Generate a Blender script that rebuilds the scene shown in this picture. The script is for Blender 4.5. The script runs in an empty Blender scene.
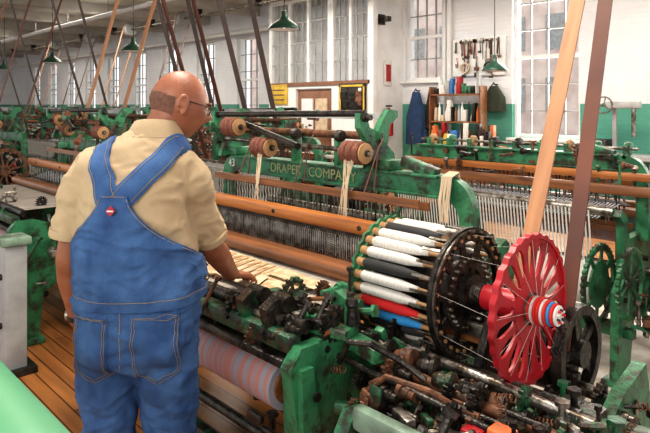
import bpy, bmesh, math, random
from mathutils import Vector, Matrix, noise
from mathutils.bvhtree import BVHTree
random.seed(7)
V = Vector
scene = bpy.context.scene
COL = scene.collection

# ------------------------------------------------------------------ materials
def mat(name, col, rough=.5, metal=0.0, col2=None, scale=8.0, lo=.35, hi=.65, bump=0.0, bscale=None, stretch=(1,1,1), emit=0, grime=None, gs=3.0, gl=.50):
    m = bpy.data.materials.new(name); m.use_nodes = True
    nt = m.node_tree; b = nt.nodes['Principled BSDF']
    b.inputs['Roughness'].default_value = rough
    b.inputs['Metallic'].default_value = metal
    if col2 is None: col2 = tuple(c*.72 for c in col)
    tc = nt.nodes.new('ShaderNodeTexCoord'); mp = nt.nodes.new('ShaderNodeMapping')
    mp.inputs['Scale'].default_value = stretch
    nt.links.new(tc.outputs['Object'], mp.inputs['Vector'])
    n = nt.nodes.new('ShaderNodeTexNoise'); n.inputs['Scale'].default_value = scale
    n.inputs['Detail'].default_value = 6
    nt.links.new(mp.outputs[0], n.inputs['Vector'])
    r = nt.nodes.new('ShaderNodeValToRGB')
    r.color_ramp.elements[0].position = lo; r.color_ramp.elements[1].position = hi
    r.color_ramp.elements[0].color = (*col2, 1); r.color_ramp.elements[1].color = (*col, 1)
    nt.links.new(n.outputs['Fac'], r.inputs[0]); out = r.outputs[0]
    if grime:
        n3 = nt.nodes.new('ShaderNodeTexNoise'); n3.inputs['Scale'].default_value = gs; n3.inputs['Detail'].default_value = 8; n3.inputs['Roughness'].default_value = .7
        nt.links.new(tc.outputs['Object'], n3.inputs['Vector'])
        r3 = nt.nodes.new('ShaderNodeValToRGB'); r3.color_ramp.elements[0].position = gl; r3.color_ramp.elements[1].position = gl+.10
        nt.links.new(n3.outputs['Fac'], r3.inputs[0])
        mx = nt.nodes.new('ShaderNodeMixRGB'); mx.inputs[2].default_value = (*grime,1)
        nt.links.new(r3.outputs[0], mx.inputs[0]); nt.links.new(out, mx.inputs[1]); out = mx.outputs[0]
    nt.links.new(out, b.inputs['Base Color'])
    if bump:
        n2 = nt.nodes.new('ShaderNodeTexNoise'); n2.inputs['Scale'].default_value = bscale or scale*4
        n2.inputs['Detail'].default_value = 4
        nt.links.new(mp.outputs[0], n2.inputs['Vector'])
        bp = nt.nodes.new('ShaderNodeBump'); bp.inputs['Strength'].default_value = bump; bp.inputs['Distance'].default_value = .01
        nt.links.new(n2.outputs['Fac'], bp.inputs['Height']); nt.links.new(bp.outputs[0], b.inputs['Normal'])
    if emit:
        b.inputs['Emission Color'].default_value = (*col, 1); b.inputs['Emission Strength'].default_value = emit
    return m

GREEN = mat('machine_green', (.045,.205,.095), .36, 0, (.025,.12,.055), 9, .36, .5, .3, 60, grime=(.035,.034,.022), gs=7, gl=.49)
GREENL = mat('pale_green_paint', (.13,.38,.20), .45, 0, (.10,.32,.16), 3, .35, .6)
GREYG = mat('grey_green_paint', (.22,.32,.24), .4, 0, (.10,.13,.10), 12, .35, .6, .2, 50)
GREEND = mat('greasy_green', (.03,.125,.06), .34, .1, (.018,.02,.016), 14, .42, .58, .5, 60, grime=(.06,.035,.02), gs=9)
BLACK = mat('oily_iron', (.065,.055,.045), .30, .5, (.012,.011,.010), 18, .35, .65, .5, 70)
STEEL = mat('worn_steel', (.40,.37,.33), .33, .85, (.09,.07,.05), 20, .38, .62, .3, 80)
RUST = mat('rusty_iron', (.21,.09,.045), .55, .3, (.045,.028,.02), 22, .35, .6, .4)
RED = mat('red_enamel', (.40,.015,.024), .38, 0, (.20,.012,.016), 10, .3, .5)
WOOD = mat('orange_varnished_wood', (.52,.20,.05), .34, 0, (.26,.085,.025), 6, .3, .7, .15, 40, (.4,6,6))
WOODD = mat('dark_wood', (.30,.12,.045), .36, 0, (.12,.05,.022), 6, .3, .7, .15, 40, (.4,6,6))
WOODB = mat('pale_bobbin_wood', (.45,.26,.12), .5)
YARNW = mat('white_yarn', (.82,.80,.75), .9, 0, (.60,.56,.50), 60, .3, .7, .5, 300, (8,1,1))
YARNR = mat('red_yarn', (.70,.03,.03), .8)
YARNB = mat('blue_yarn', (.04,.30,.65), .8)
YARNK = mat('black_yarn', (.03,.03,.03), .7)
YARNBR = mat('rust_brown_yarn', (.26,.10,.065), .85, 0, (.12,.045,.03), 40, .35, .65, .5, 200, (5,1,1))
YARNBE = mat('beige_yarn', (.66,.52,.36), .9)
WARP = mat('warp_thread', (.60,.63,.66), .8, 0, (.40,.42,.46), 20)
CLOTHP = mat('rolled_pink_cloth', (.50,.22,.19), .9, 0, (.34,.33,.38), 5, .44, .56, 0, None, (10,.2,.2))
CLOTHB = mat('beige_woven_cloth', (.68,.54,.36), .9, 0, (.46,.32,.17), 25, .4, .6, .3, 120)
CLOTHG = mat('grey_woven_cloth', (.47,.42,.36), .9, 0, (.25,.22,.19), 9, .35, .65, .2, 80, (9,.6,1))
BELT_T = mat('tan_leather', (.46,.23,.11), .6, 0, (.32,.15,.075), 3, .3, .7, 0, None, (10,1,1))
BELT_B = mat('brown_leather', (.17,.06,.035), .55, 0, (.10,.04,.028), 3)
BELT_G = mat('grey_brown_leather', (.11,.075,.06), .6)
PAPER = mat('paper', (.75,.73,.68), .8, 0, (.62,.6,.55), 20)
YELLOW = mat('yellow_sign', (.68,.46,.06), .6)
ORANGE = mat('orange_paint', (.72,.17,.05), .5)
LETTER = mat('faded_gold_lettering', (.36,.40,.20), .6)
WHITEP = mat('white_paint', (.82,.82,.80), .5, 0, (.72,.72,.70), 3)
GREYP = mat('grey_paint', (.42,.43,.42), .5, 0, (.3,.3,.3), 6)
BROWNP = mat('brown_paint', (.25,.12,.07), .5)
CEIL = mat('ceiling_paint', (.58,.56,.52), .7, 0, (.44,.42,.38), 2)
LAMPG = mat('lamp_green_enamel', (.02,.07,.045), .3)
BULB = mat('bulb', (1,.95,.85), .4, emit=2)

# ------------------------------------------------------------------ mesh builder
class MB:
    def __init__(s): s.bm = bmesh.new(); s.mats = []
    def mi(s, m):
        if m not in s.mats: s.mats.append(m)
        return s.mats.index(m)
    def face(s, vs, k):
        try:
            f = s.bm.faces.new(vs); f.material_index = k; f.smooth = True; return f
        except ValueError: return None
    def loft(s, rings, m, caps=True, closed=True):
        k = s.mi(m); R = [[s.bm.verts.new(p) for p in r] for r in rings]
        n = len(R[0])
        for i in range(len(R)-1):
            for j in range(n if closed else n-1):
                j2 = (j+1) % n
                s.face([R[i][j], R[i][j2], R[i+1][j2], R[i+1][j]], k)
        if caps and closed:
            s.face(list(reversed(R[0])), k); s.face(R[-1], k)
        return R
    def box(s, c, d, m, rot=None, bev=0.0):
        k = s.mi(m); hx, hy, hz = d[0]/2, d[1]/2, d[2]/2
        M = rot.to_matrix() if hasattr(rot, 'to_matrix') else (rot or Matrix.Identity(3))
        vs = [s.bm.verts.new(V(c)+M@V((x*hx, y*hy, z*hz))) for x in (-1,1) for y in (-1,1) for z in (-1,1)]
        fs = [s.face([vs[i] for i in q], k) for q in ((0,1,3,2),(4,6,7,5),(0,4,5,1),(2,3,7,6),(0,2,6,4),(1,5,7,3))]
        if bev:
            es = list({e for f in fs for e in f.edges})
            r = bmesh.ops.bevel(s.bm, geom=es, offset=bev, segments=2, profile=.5, affect='EDGES')
            for f in r['faces']: f.material_index = k; f.smooth = True
    def lathe(s, o, ax, prof, m, seg=20, caps=True):
        ax = V(ax).normalized(); u = ax.orthogonal().normalized(); w = ax.cross(u); o = V(o)
        rings = []
        for t, r in prof:
            rings.append([o+ax*t+(u*math.cos(a)+w*math.sin(a))*max(r, .0004) for a in [2*math.pi*j/seg for j in range(seg)]])
        s.loft(rings, m, caps)
    def cyl(s, a, b, r, m, r2=None, seg=14):
        a, b = V(a), V(b); s.lathe(a, b-a, [(0, r), ((b-a).length, r if r2 is None else r2)], m, seg)
    def tube(s, pts, r, m, seg=8, sx=1.0):
        pts = [V(p) for p in pts]; n = len(pts)
        rs = r if isinstance(r, (list, tuple)) else [r]*n
        t0 = (pts[1]-pts[0]).normalized(); u = t0.orthogonal().normalized(); rings = []
        for i in range(n):
            t = (pts[min(i+1, n-1)]-pts[max(i-1, 0)]).normalized()
            u = (u-t*u.dot(t)).normalized(); w = t.cross(u)
            rings.append([pts[i]+(u*math.cos(a)*sx+w*math.sin(a))*rs[i] for a in [2*math.pi*j/seg for j in range(seg)]])
        s.loft(rings, m)
    def prism(s, poly, plane, at, th, m):
        k = s.mi(m)
        def P(p, o):
            if plane == 'YZ': return V((at+o, p[0], p[1]))
            if plane == 'XZ': return V((p[0], at+o, p[1]))
            return V((p[0], p[1], at+o))
        A = [s.bm.verts.new(P(p, -th/2)) for p in poly]; B = [s.bm.verts.new(P(p, th/2)) for p in poly]
        n = len(poly); s.face(list(reversed(A)), k); s.face(B, k)
        for i in range(n): s.face([A[i], A[(i+1) % n], B[(i+1) % n], B[i]], k)
    def annulus(s, c, ax, r1, r2, th, m, seg=36, teeth=0, depth=.012):
        ax = V(ax).normalized(); c = V(c)
        u = V((0,0,1)) if abs(ax.z) < .9 else V((1,0,0)); u = (u-ax*u.dot(ax)).normalized(); w = ax.cross(u)
        k = s.mi(m)
        if teeth: seg = teeth*4
        L = []
        for j in range(seg):
            a = 2*math.pi*j/seg; d = u*math.cos(a)+w*math.sin(a)
            ro = r2 + (depth if teeth and j % 4 < 2 else 0)
            L.append([s.bm.verts.new(c+d*r1-ax*th/2), s.bm.verts.new(c+d*ro-ax*th/2), s.bm.verts.new(c+d*ro+ax*th/2), s.bm.verts.new(c+d*r1+ax*th/2)])
        for j in range(seg):
            a, b = L[j], L[(j+1) % seg]
            for q in range(4): s.face([a[q], b[q], b[(q+1) % 4], a[(q+1) % 4]], k)
    def wheel(s, c, ax, r, m, rim=.02, th=.03, ns=6, hub=.03, sw=.016, teeth=0, seg=36):
        s.annulus(c, ax, r-rim, r, th, m, seg, teeth)
        axv = V(ax).normalized(); c = V(c)
        u = V((0,0,1)) if abs(axv.z) < .9 else V((1,0,0)); w = axv.cross(u)
        s.lathe(c-axv*th*.8, axv, [(0, hub), (th*1.6, hub)], m, 16)
        for i in range(ns):
            a = 2*math.pi*i/ns+.2; d = u*math.cos(a)+w*math.sin(a)
            M = Matrix((d, axv, d.cross(axv))).transposed()
            L = r-rim*.5-hub*.7
            s.box(c+d*(hub*.7+L/2), (L, th*.5, sw), m, M)
    def obj(s, name, parent=None, ang=35, noshade=False):
        me = bpy.data.meshes.new(name)
        bmesh.ops.recalc_face_normals(s.bm, faces=s.bm.faces)
        s.bm.to_mesh(me); s.bm.free()
        for m in s.mats: me.materials.append(m)
        try: me.set_sharp_from_angle(angle=math.radians(ang))
        except Exception: pass
        o = bpy.data.objects.new(name, me); COL.objects.link(o)
        if parent: o.parent = parent
        return o

def empty(name, loc=(0,0,0), rz=0):
    e = bpy.data.objects.new(name, None); COL.objects.link(e); e.location = loc; e.rotation_euler = (0,0,rz)
    e.empty_display_size = .1
    return e
def text(name, body, loc, size, rot, m, parent=None, ext=.002):
    c = bpy.data.curves.new(name, 'FONT'); c.body = body; c.size = size; c.extrude = ext; c.align_x = 'CENTER'; c.align_y = 'CENTER'
    o = bpy.data.objects.new(name+'_tmp', c); COL.objects.link(o)
    dg = bpy.context.evaluated_depsgraph_get(); me = bpy.data.meshes.new_from_object(o.evaluated_get(dg))
    bpy.data.objects.remove(o); me.materials.clear(); me.materials.append(m)
    o = bpy.data.objects.new(name, me); COL.objects.link(o); o.location = loc; o.rotation_euler = rot
    if parent: o.parent = parent
    return o
def remeshed(o, voxel, smooth=4):
    a = o.modifiers.new('r', 'REMESH'); a.mode = 'VOXEL'; a.voxel_size = voxel
    b = o.modifiers.new('s', 'SMOOTH'); b.iterations = smooth; b.factor = .5
    dg = bpy.context.evaluated_depsgraph_get(); me = bpy.data.meshes.new_from_object(o.evaluated_get(dg))
    mats = [m for m in o.data.materials]
    o.modifiers.clear(); o.data = me
    if not me.materials:
        for m in mats: me.materials.append(m)
    for p in me.polygons: p.use_smooth = True
    return o

# ------------------------------------------------------------------ loom
random.seed(3)
def greeble(mb, b0, b1, n, mats, s=1.0):
    for i in range(n):
        c = V([random.uniform(b0[k], b1[k]) for k in range(3)]); m = random.choice(mats); t = random.random()
        if t < .35:
            ax = random.choice([V((1,0,0)), V((0,1,0)), V((0,0,1)), V((1,.3,.2)), V((.2,.5,1))]).normalized()
            L = random.uniform(.05,.22)*s; r = random.uniform(.006,.014)
            mb.cyl(c-ax*L/2, c+ax*L/2, r, m, seg=8)
            mb.cyl(c+ax*L/2, c+ax*(L/2+.014), r*1.9, m, seg=6)
        elif t < .6:
            e = Matrix.Rotation(random.uniform(-.6,.6), 3, random.choice('XYZ'))
            mb.box(c, (random.uniform(.03,.12)*s, random.uniform(.015,.05)*s, random.uniform(.02,.09)*s), m, e, .005)
        elif t < .75:
            mb.wheel(c, (1,0,0), random.uniform(.03,.07)*s, m, .012, .018, 4, .014, .01, teeth=14)
        elif t < .93:
            mb.lathe(c, (1,0,0), [(0,.03*s),(.015,.03*s),(.016,.02*s),(.04,.02*s),(.041,.012),(.06,.012)], m, 12)
        else:
            ax = random.choice([V((0,1,0)), V((0,0,1)), V((1,0,.3))]).normalized(); u = ax.orthogonal().normalized(); w = ax.cross(u)
            L = .12*s; mb.tube([c+ax*(L*q/40)+(u*math.cos(q*1.1)+w*math.sin(q*1.1))*.012 for q in range(41)], .0025, RUST, 5)

def battery(mb, full=True):
    Y, Z = 1.914, .967; XR, XD = -1.61, -1.245; seg = 48 if full else 24
    mb.annulus((XR,Y,Z), (1,0,0), .17, .215, .02, GREEN, seg)
    mb.annulus((XR-.012,Y,Z), (1,0,0), .155, .228, .012, GREEN, seg, teeth=28 if full else 0, depth=.008)
    mb.wheel((XR,Y,Z), (1,0,0), .17, GREEN, .02, .03, 5, .05, .03)
    mb.cyl((XR-.1,Y,Z), (-1.0,Y,Z), .022, STEEL)
    if full: mb.lathe((XR+.02,Y,Z), (1,0,0), [(0,.12),(.33,.10)], BLACK, 30)
    mb.annulus((XD,Y,Z), (1,0,0), .195, .24, .016, BLACK, seg)
    mb.annulus((XD,Y,Z), (1,0,0), .09, .145, .016, BLACK, seg)
    mb.annulus((XD+.012,Y,Z), (1,0,0), .222, .232, .010, STEEL if full else BLACK, seg)
    mb.wheel((XD,Y,Z), (1,0,0), .2, BLACK, .01, .02, 10, .06, .03)
    mb.lathe((XD,Y,Z), (1,0,0), [(0,.07),(.03,.07),(.035,.045),(.07,.04)], BLACK, 24)
    n = 28 if full else 14
    for i in range(n):
        a = 2*math.pi*i/n + .05; cy, cz = Y+math.cos(a)*.207, Z+math.sin(a)*.207
        ym = YARNW
        if full:
            deg = math.degrees(a) % 360
            if 190 < deg < 206: ym = YARNR
            elif 206 < deg < 219: ym = YARNB
            elif 149 < deg < 162 or 219 < deg < 232 or 98<deg<110: ym = YARNK
            elif 60 < deg < 75: ym = YARNR
        if not full and i % 5 == 0: ym = YARNR
        k = 14 if full else 8
        mb.lathe((XR-.012,cy,cz), (1,0,0), [(0,.012),(.005,.018),(.020,.018),(.024,.014),(.028,.017),(.034,.017),(.038,.012)], WOODB, k)
        mb.lathe((XR+.025,cy,cz), (1,0,0), [(0,.013),(.012,.0215),(.19,.0205),(.27,.011)], ym, k)
        mb.lathe((XR+.28,cy,cz), (1,0,0), [(0,.010),(.07,.007),(.10,.007)], WOODB if full else YARNW, k)
        if full:
            oy, oz = Y+math.cos(a)*.243, Z+math.sin(a)*.243
            mb.box((XD+.004,(cy+oy)/2,(cz+oz)/2), (.035,.012,.012), BLACK, Matrix.Rotation(a,3,'X'))
            mb.box((XD-.05,Y+math.cos(a)*.232,Z+math.sin(a)*.232), (.08,.006,.010), STEEL, Matrix.Rotation(a,3,'X'))
            hy, hz = Y+math.cos(a)*.125, Z+math.sin(a)*.125
            mb.lathe((XD+.008,hy,hz), (1,0,0), [(0,.008),(.012,.006)], STEEL, 8)

def thread_wheel(mb):
    c = V((-1.0,1.914,.967))
    mb.annulus(c, (1,0,0), .225, .247, .012, RED, 60)
    mb.annulus(c+V((.004,0,0)), (1,0,0), .238, .25, .022, RED, 60, teeth=30, depth=.006)
    mb.annulus(c, (1,0,0), .055, .105, .012, RED, 40)
    n = 18
    for i in range(n):
        a = 2*math.pi*i/n; d = V((0,math.cos(a),math.sin(a))); p = V((0,-math.sin(a),math.cos(a)))
        k = mb.mi(RED)
        q = [c+d*.098-p*.018, c+d*.098+p*.018, c+d*.125+p*.010, c+d*.165+p*.012, c+d*.20+p*.017, c+d*.228+p*.04, c+d*.228-p*.04, c+d*.20-p*.017, c+d*.165-p*.012, c+d*.125-p*.010]
        N = len(q)
        A = [mb.bm.verts.new(v+V((-.005,0,0))) for v in q]; B = [mb.bm.verts.new(v+V((.005,0,0))) for v in q]
        mb.face(A, k); mb.face(B, k)
        for j in range(N): mb.face([A[j],A[(j+1)%N],B[(j+1)%N],B[j]], k)
    mb.lathe(c+V((-.17,0,0)), (1,0,0), [(0,.035),(.002,.045),(.13,.05),(.17,.05)], RED, 28)
    mb.lathe(c+V((-.01,0,0)), (1,0,0), [(0,.055),(.012,.055),(.014,.042),(.06,.04)], STEEL, 24)
    for i,(mm,r) in enumerate(((YARNR,.046),(YARNW,.048),(YARNR,.048),(YARNR,.046),(PAPER,.044),(YARNR,.045),(YARNB,.040),(YARNR,.038),(PAPER,.034))):
        mb.lathe(c+V((.008+i*.011,0,0)), (1,0,0), [(0,r-.004),(.003,r),(.008,r),(.0105,r-.004)], mm, 24)
    for i in range(9):
        a = i*.7; mb.lathe(c+V((.106,math.cos(a)*.02,math.sin(a)*.02)), (1,0,0), [(0,.005),(.01,.004)], (YARNR,PAPER,YARNK)[i%3], 6)
    for i in range(26):
        a = 2*math.pi*i/26+.05
        p0 = V((-1.235,1.914+math.cos(a)*.21,.967+math.sin(a)*.21)); a2 = a+.1
        p1 = c+V((-.006,math.cos(a2)*.235,math.sin(a2)*.235)); p2 = c+V((.03,math.cos(a2)*.045,math.sin(a2)*.045))
        if i % 3 == 0: mb.tube([p0,p1], .0006, YARNW, 4)
        if i % 2 == 0: mb.tube([p1+V((.02,0,0)),p2], .0006, YARNW, 4)

def spool(mb, x, y, z, n=3, r=.058, m=None, seg=20):
    m = m or YARNBR
    for i in range(n):
        o = (x+i*.042,y,z)
        mb.lathe(o, (1,0,0), [(0,.045),(.003,r*.95),(.01,r),(.02,r*.98),(.03,r),(.037,r*.9),(.038,.03)], m, seg)
    mb.lathe((x-.012,y,z), (1,0,0), [(0,r*.72),(.008,r*.72),(.009,.015)], WOODB, seg)
    e = x+n*.042
    mb.lathe((e,y,z), (1,0,0), [(0,.02),(.002,r*.86),(.010,r*.86),(.012,r*.5),(.016,r*.5)], WOODB, seg)
    mb.lathe((e+.014,y,z), (1,0,0), [(0,r*.3),(.01,r*.28)], BLACK, seg)
    mb.cyl((x-.03,y,z), (e+.03,y,z), .008, STEEL, seg=8)

def loom_frame(mb, full=True, tops=True):
    prof = [(1.30,0),(1.44,0),(1.48,.34),(1.7,.48),(2.1,.48),(2.34,.34),(2.44,0),(2.6,0),(2.6,.6),(2.68,.93),(2.6,1.02),(2.5,.98),(2.42,.85),(2.2,.86),(1.95,.80),(1.6,.80),(1.42,.86),(1.3,.86),(1.25,.80),(1.29,.55)]
    if not tops: prof = prof[:8]+[(2.58,.55),(2.5,.62),(2.5,.95),(2.56,1.0),(2.54,1.04),(2.46,1.0),(2.42,.85)]+prof[13:]
    for x in (-3.22,-1.50):
        mb.prism(prof, 'YZ', x, .05, GREEN)
        mb.prism([(p[0],p[1]) for p in [(1.30,0),(1.36,0),(1.36,.6),(1.33,.8),(1.28,.8)]], 'YZ', x, .1, GREEN)
        if tops: mb.prism([(2.54,0),(2.6,0),(2.6,.6),(2.66,.93),(2.6,.95),(2.54,.6)], 'YZ', x, .1, GREEN)
        # bolts on the casting
        for (by,bz) in ((1.34,.7),(1.34,.5),(1.6,.66),(1.9,.66),(2.2,.7),(2.5,.5)):
            mb.lathe((x+.02,by,bz),(1,0,0),[(0,.016),(.04,.016)],BLACK,6)
        mb.box((x,1.38,.02), (.14,.2,.04), GREEN, None, .008)
        mb.box((x,2.52,.02), (.14,.2,.04), GREEN, None, .008)
    def arc(cx, cz, r, a0, a1, n=7): return [(cx+r*math.cos(math.radians(a0+(a1-a0)*i/n)), cz+r*math.sin(math.radians(a0+(a1-a0)*i/n))) for i in range(n+1)]
    outer = [(-3.30,.82)]+arc(-3.18,1.22,.12,180,90)+arc(-1.56,1.2,.14,90,0)+[(-1.42,.82)]
    inner = [(-1.49,.82)]+arc(-1.58,1.15,.09,0,90)+arc(-3.14,1.16,.08,90,180)+[(-3.22,.82)]
    mb.prism(outer+inner, 'XZ', 2.25, .05, GREEN)
    mb.box((-2.37,2.25,1.338), (1.55,.10,.014), GREEN, None, .003)
    mb.box((-2.37,2.25,1.246), (1.55,.08,.012), GREEN, None, .003)
    if tops:
        for x, s in ((-1.97,1),(-3.22,1)):
            poly = [(2.14,1.34),(2.36,1.34),(2.34,1.42),(2.29,1.46),(2.31,1.56),(2.37,1.60),(2.37,1.63),(2.30,1.64),(2.25,1.58),(2.22,1.53),(2.16,1.55),(2.13,1.62),(2.09,1.62),(2.09,1.55),(2.15,1.47),(2.17,1.42)]
            mb.prism(poly, 'YZ', x, .035, GREEN)
            mb.box((x+.05,2.25,1.37), (.12,.12,.05), GREEN, None, .01)
            mb.cyl((x-.03,2.25,1.5), (x+.03,2.25,1.5), .03, GREEN)
            mb.lathe((x+.02,2.12,1.60), (1,0,0), [(0,.022),(.015,.022),(.016,.014),(.04,.014)], BLACK, 12)
        mb.cyl((-3.35,2.12,1.60), (-1.95,2.12,1.62), .017, BLACK)
        mb.cyl((-3.2,2.3,1.50), (-2.0,2.3,1.50), .022, RUST)
        mb.cyl((-3.1,2.2,1.56), (-2.3,2.0,1.45), .018, BLACK)
        mb.cyl((-3.25,2.18,1.45), (-1.95,2.18,1.43), .013, STEEL)
        mb.box((-2.45,2.36,1.60), (.9,.03,.03), GREYP)
        for i,x in enumerate((-2.95,-2.6,-2.25)):
            mb.box((x,2.25,1.42), (.03,.06,.16), GREEN, None, .005)
            mb.lathe((x+.03,2.2,1.5), (1,0,0), [(0,.028),(.01,.032),(.02,.024),(.03,.032),(.04,.028)], BLACK, 14)
    else:
        for i in range(9):
            x = -3.1+i*.19
            mb.lathe((x,2.2,1.38), (1,0,0), [(0,.035),(.01,.045),(.03,.045),(.04,.035)], random.choice([GREEN,WOODB,YARNW,BLACK,GREEN]), 14)
            mb.box((x+.02,2.25,1.36), (.02,.05,.08), GREEN)
        mb.cyl((-3.2,2.2,1.38), (-1.5,2.2,1.38), .01, STEEL)
    mb.box((-1.72,2.25,1.37), (.2,.06,.05), GREEN, Matrix.Rotation(.25,3,'Y'), .01)
    nw = 60 if full else 22
    for q, y in enumerate((2.06,2.13)):
        mb.box((-2.36,y,1.235-q*.02), (1.56,.014,.035), WOODD); mb.box((-2.36,y,.86-q*.02), (1.56,.014,.03), WOODD)
        for i in range(nw):
            x = -3.1+i*1.5/nw+q*.008
            mb.box((x,y,1.05-q*.02), (.004 if full else .008,.003,.36), STEEL if i % 3 else BLACK)
        if tops:
            for x in (-2.9,-2.4,-1.9):
                mb.tube([(x,y,1.25),(x,2.16,1.45),(x,2.2,1.5)], .004, BELT_B, 5)
    mb.box((-2.40,1.95,1.12), (1.66,.06,.062), WOOD, None, .012)
    mb.box((-2.40,1.955,1.075), (1.62,.03,.02), BLACK)
    for x in (-3.0,-2.4,-1.8): mb.lathe((x,1.925,1.12),(0,-1,0),[(0,.012),(.008,.012),(.010,.006)],BLACK,8)
    n = 110 if full else 26
    for i in range(n):
        mb.box((-3.18+i*1.56/n,1.94,1.01), (.0035 if full else .014,.006,.13), STEEL)
    mb.box((-2.36,1.92,.93), (1.86,.12,.05), WOODD, None, .008)
    mb.cyl((-3.2,1.80,.955), (-1.60,1.80,.955), .037, WOODD, seg=18)
    mb.box((-2.38,1.86,.905), (1.7,.12,.02), STEEL)
    for x in (-3.1,-2.4,-1.7):
        mb.prism([(1.86,.9),(1.98,.9),(2.0,.5),(1.96,.2),(1.9,.2),(1.9,.5)], 'YZ', x, .04, GREEND)
    nt = 90 if full else 64
    wdt = .0045 if full else .010
    for i in range(nt):
        x = -3.12+i*1.5/nt
        mb.box((x,2.31,.985), (wdt,.38,.003), WARP, Matrix.Rotation(-.12,3,'X'))
        mb.box((x,2.02,1.0), (wdt,.16,.003), WARP, Matrix.Rotation(.3,3,'X'))
        mb.box((x,2.58,.83), (wdt,.003,.40), YARNW, Matrix.Rotation(-.15,3,'X'))
    mb.cyl((-3.2,2.54,1.02), (-1.52,2.54,1.02), .03, STEEL)
    mb.cyl((-3.16,2.56,.58), (-1.6,2.56,.58), .13, YARNW, seg=26)
    for x in (-3.17,-1.6):
        mb.wheel((x,2.56,.58), (1,0,0), .235, GREEN, .03, .02, 8, .05, .03, teeth=40)
        mb.annulus((x,2.56,.58), (1,0,0), .0, .14, .012, GREEN, 30)
    mb.wheel((-1.42,2.56,.62), (1,0,0), .20, GREEN, .025, .02, 6, .04, .022, teeth=36)
    mb.box((-2.36,1.60,.915), (1.5,.42,.008), CLOTHG)
    mb.cyl((-3.2,1.36,.905), (-1.52,1.36,.905), .024, BLACK)
    mb.box((-2.36,1.31,.86), (1.68,.06,.06), GREEND, None, .01)
    mb.box((-2.36,1.31,.80), (1.66,.10,.03), BLACK, None, .008)
    mb.cyl((-3.15,1.36,.675), (-1.62,1.36,.675), .085, CLOTHP, seg=30)
    mb.cyl((-3.2,1.36,.675), (-1.54,1.36,.675), .022, STEEL)
    mb.cyl((-3.2,1.46,.79), (-1.54,1.46,.79), .03, RUST)
    for x in (-3.16,-1.615):
        mb.annulus((x,1.36,.675), (1,0,0), .02, .06, .012, WOODD, 20)
    mb.cyl((-3.2,1.5,.32), (-1.5,1.5,.32), .022, BLACK); mb.box((-2.36,2.45,.3), (1.7,.05,.09), GREEN, None, .01)
    mb.cyl((-3.3,2.1,.36), (-.8,2.1,.36), .025, STEEL); mb.cyl((-3.3,2.2,.62), (-.75,2.2,.62), .025, STEEL)
    mb.box((-2.36,1.42,.22), (1.7,.05,.08), GREEND, None, .01)

def right_end(mb, full=True):
    mb.prism([(1.55,0),(1.66,0),(1.7,.4),(1.95,.5),(2.2,.4),(2.28,0),(2.4,0),(2.36,.55),(2.3,.74),(2.1,.70),(1.9,.60),(1.6,.60)], 'YZ', -.78, .045, GREEN)
    mb.box((-1.15,2.1,.50), (.75,.06,.09), GREEN, None, .01)
    mb.box((-1.33,1.98,.80), (.42,.13,.03), WOODD, None, .006)
    mb.box((-1.33,2.05,.86), (.42,.02,.09), BLACK, None, .004)
    mb.box((-1.33,1.91,.84), (.42,.02,.05), STEEL, None, .004)
    mb.box((-1.12,1.99,.45), (.03,.05,.6), WOOD, Matrix.Rotation(.12,3,'Y'), .006)
    mb.lathe((-1.22,2.22,.74), (1,0,0), [(0,.13),(.015,.16),(.2,.16),(.215,.13)], BLACK, 36)
    mb.wheel((-.97,2.22,.74), (1,0,0), .175, BLACK, .035, .04, 5, .05, .03)
    mb.prism([(1.78,.6),(2.02,.6),(1.97,.95),(1.86,.95)], 'YZ', -1.66, .035, GREEN)
    mb.prism([(1.72,.62),(2.06,.62),(1.95,.93),(1.88,.93)], 'YZ', -1.13, .03, BLACK)
    mb.wheel((-1.45,2.1,.42), (1,0,0), .17, GREEN, .025, .03, 6, .04, .02, teeth=36 if full else 0)
    mb.wheel((-1.42,1.75,.5), (1,0,0), .11, BLACK, .02, .03, 5, .03, .018, teeth=26 if full else 0)

def loom_background(mb, tops=True):
    loom_frame(mb, False, tops); right_end(mb, False)
    if tops:
        battery(mb, False)
        spool(mb, -2.05,2.1,1.43,3,seg=12); spool(mb,-2.74,2.1,1.43,2,seg=12); spool(mb,-3.0,2.1,1.52,2,seg=12)
        mb.annulus((-1.0,1.914,.967), (1,0,0), .21, .245, .014, RUST, 24); mb.wheel((-1.0,1.914,.967), (1,0,0), .22, RUST, .02, .012, 12, .06, .018, seg=24)
        greeble(mb, (-3.1,1.9,1.3), (-1.6,2.4,1.6), 18, [BLACK, GREEN, WOODD, RUST])
    else:
        mb.box((-2.3,2.42,1.14), (1.9,.05,.06), WOODD, None, .01); mb.box((-2.3,2.36,1.22), (1.9,.03,.05), WOOD, None, .01)
        greeble(mb, (-3.1,2.2,1.1), (-1.4,2.5,1.36), 34, [BLACK, GREEN, WOODD, STEEL, RUST], .8)
    greeble(mb, (-1.45,1.35,.45), (-.85,2.2,.74), 34, [GREEND, BLACK, GREEN, STEEL, RUST], 1.2)
    greeble(mb, (-1.5,2.3,.30), (-.85,2.62,.62), 40, [GREEND, BLACK, GREEN, STEEL, RUST], 1.1)
    greeble(mb, (-3.1,1.26,.7), (-1.6,1.6,.97), 30, [BLACK, GREEND, STEEL, WOODD])
    greeble(mb, (-3.1,2.4,.2), (-1.6,2.7,.5), 16, [BLACK, GREEND, GREEN, RUST])

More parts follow.
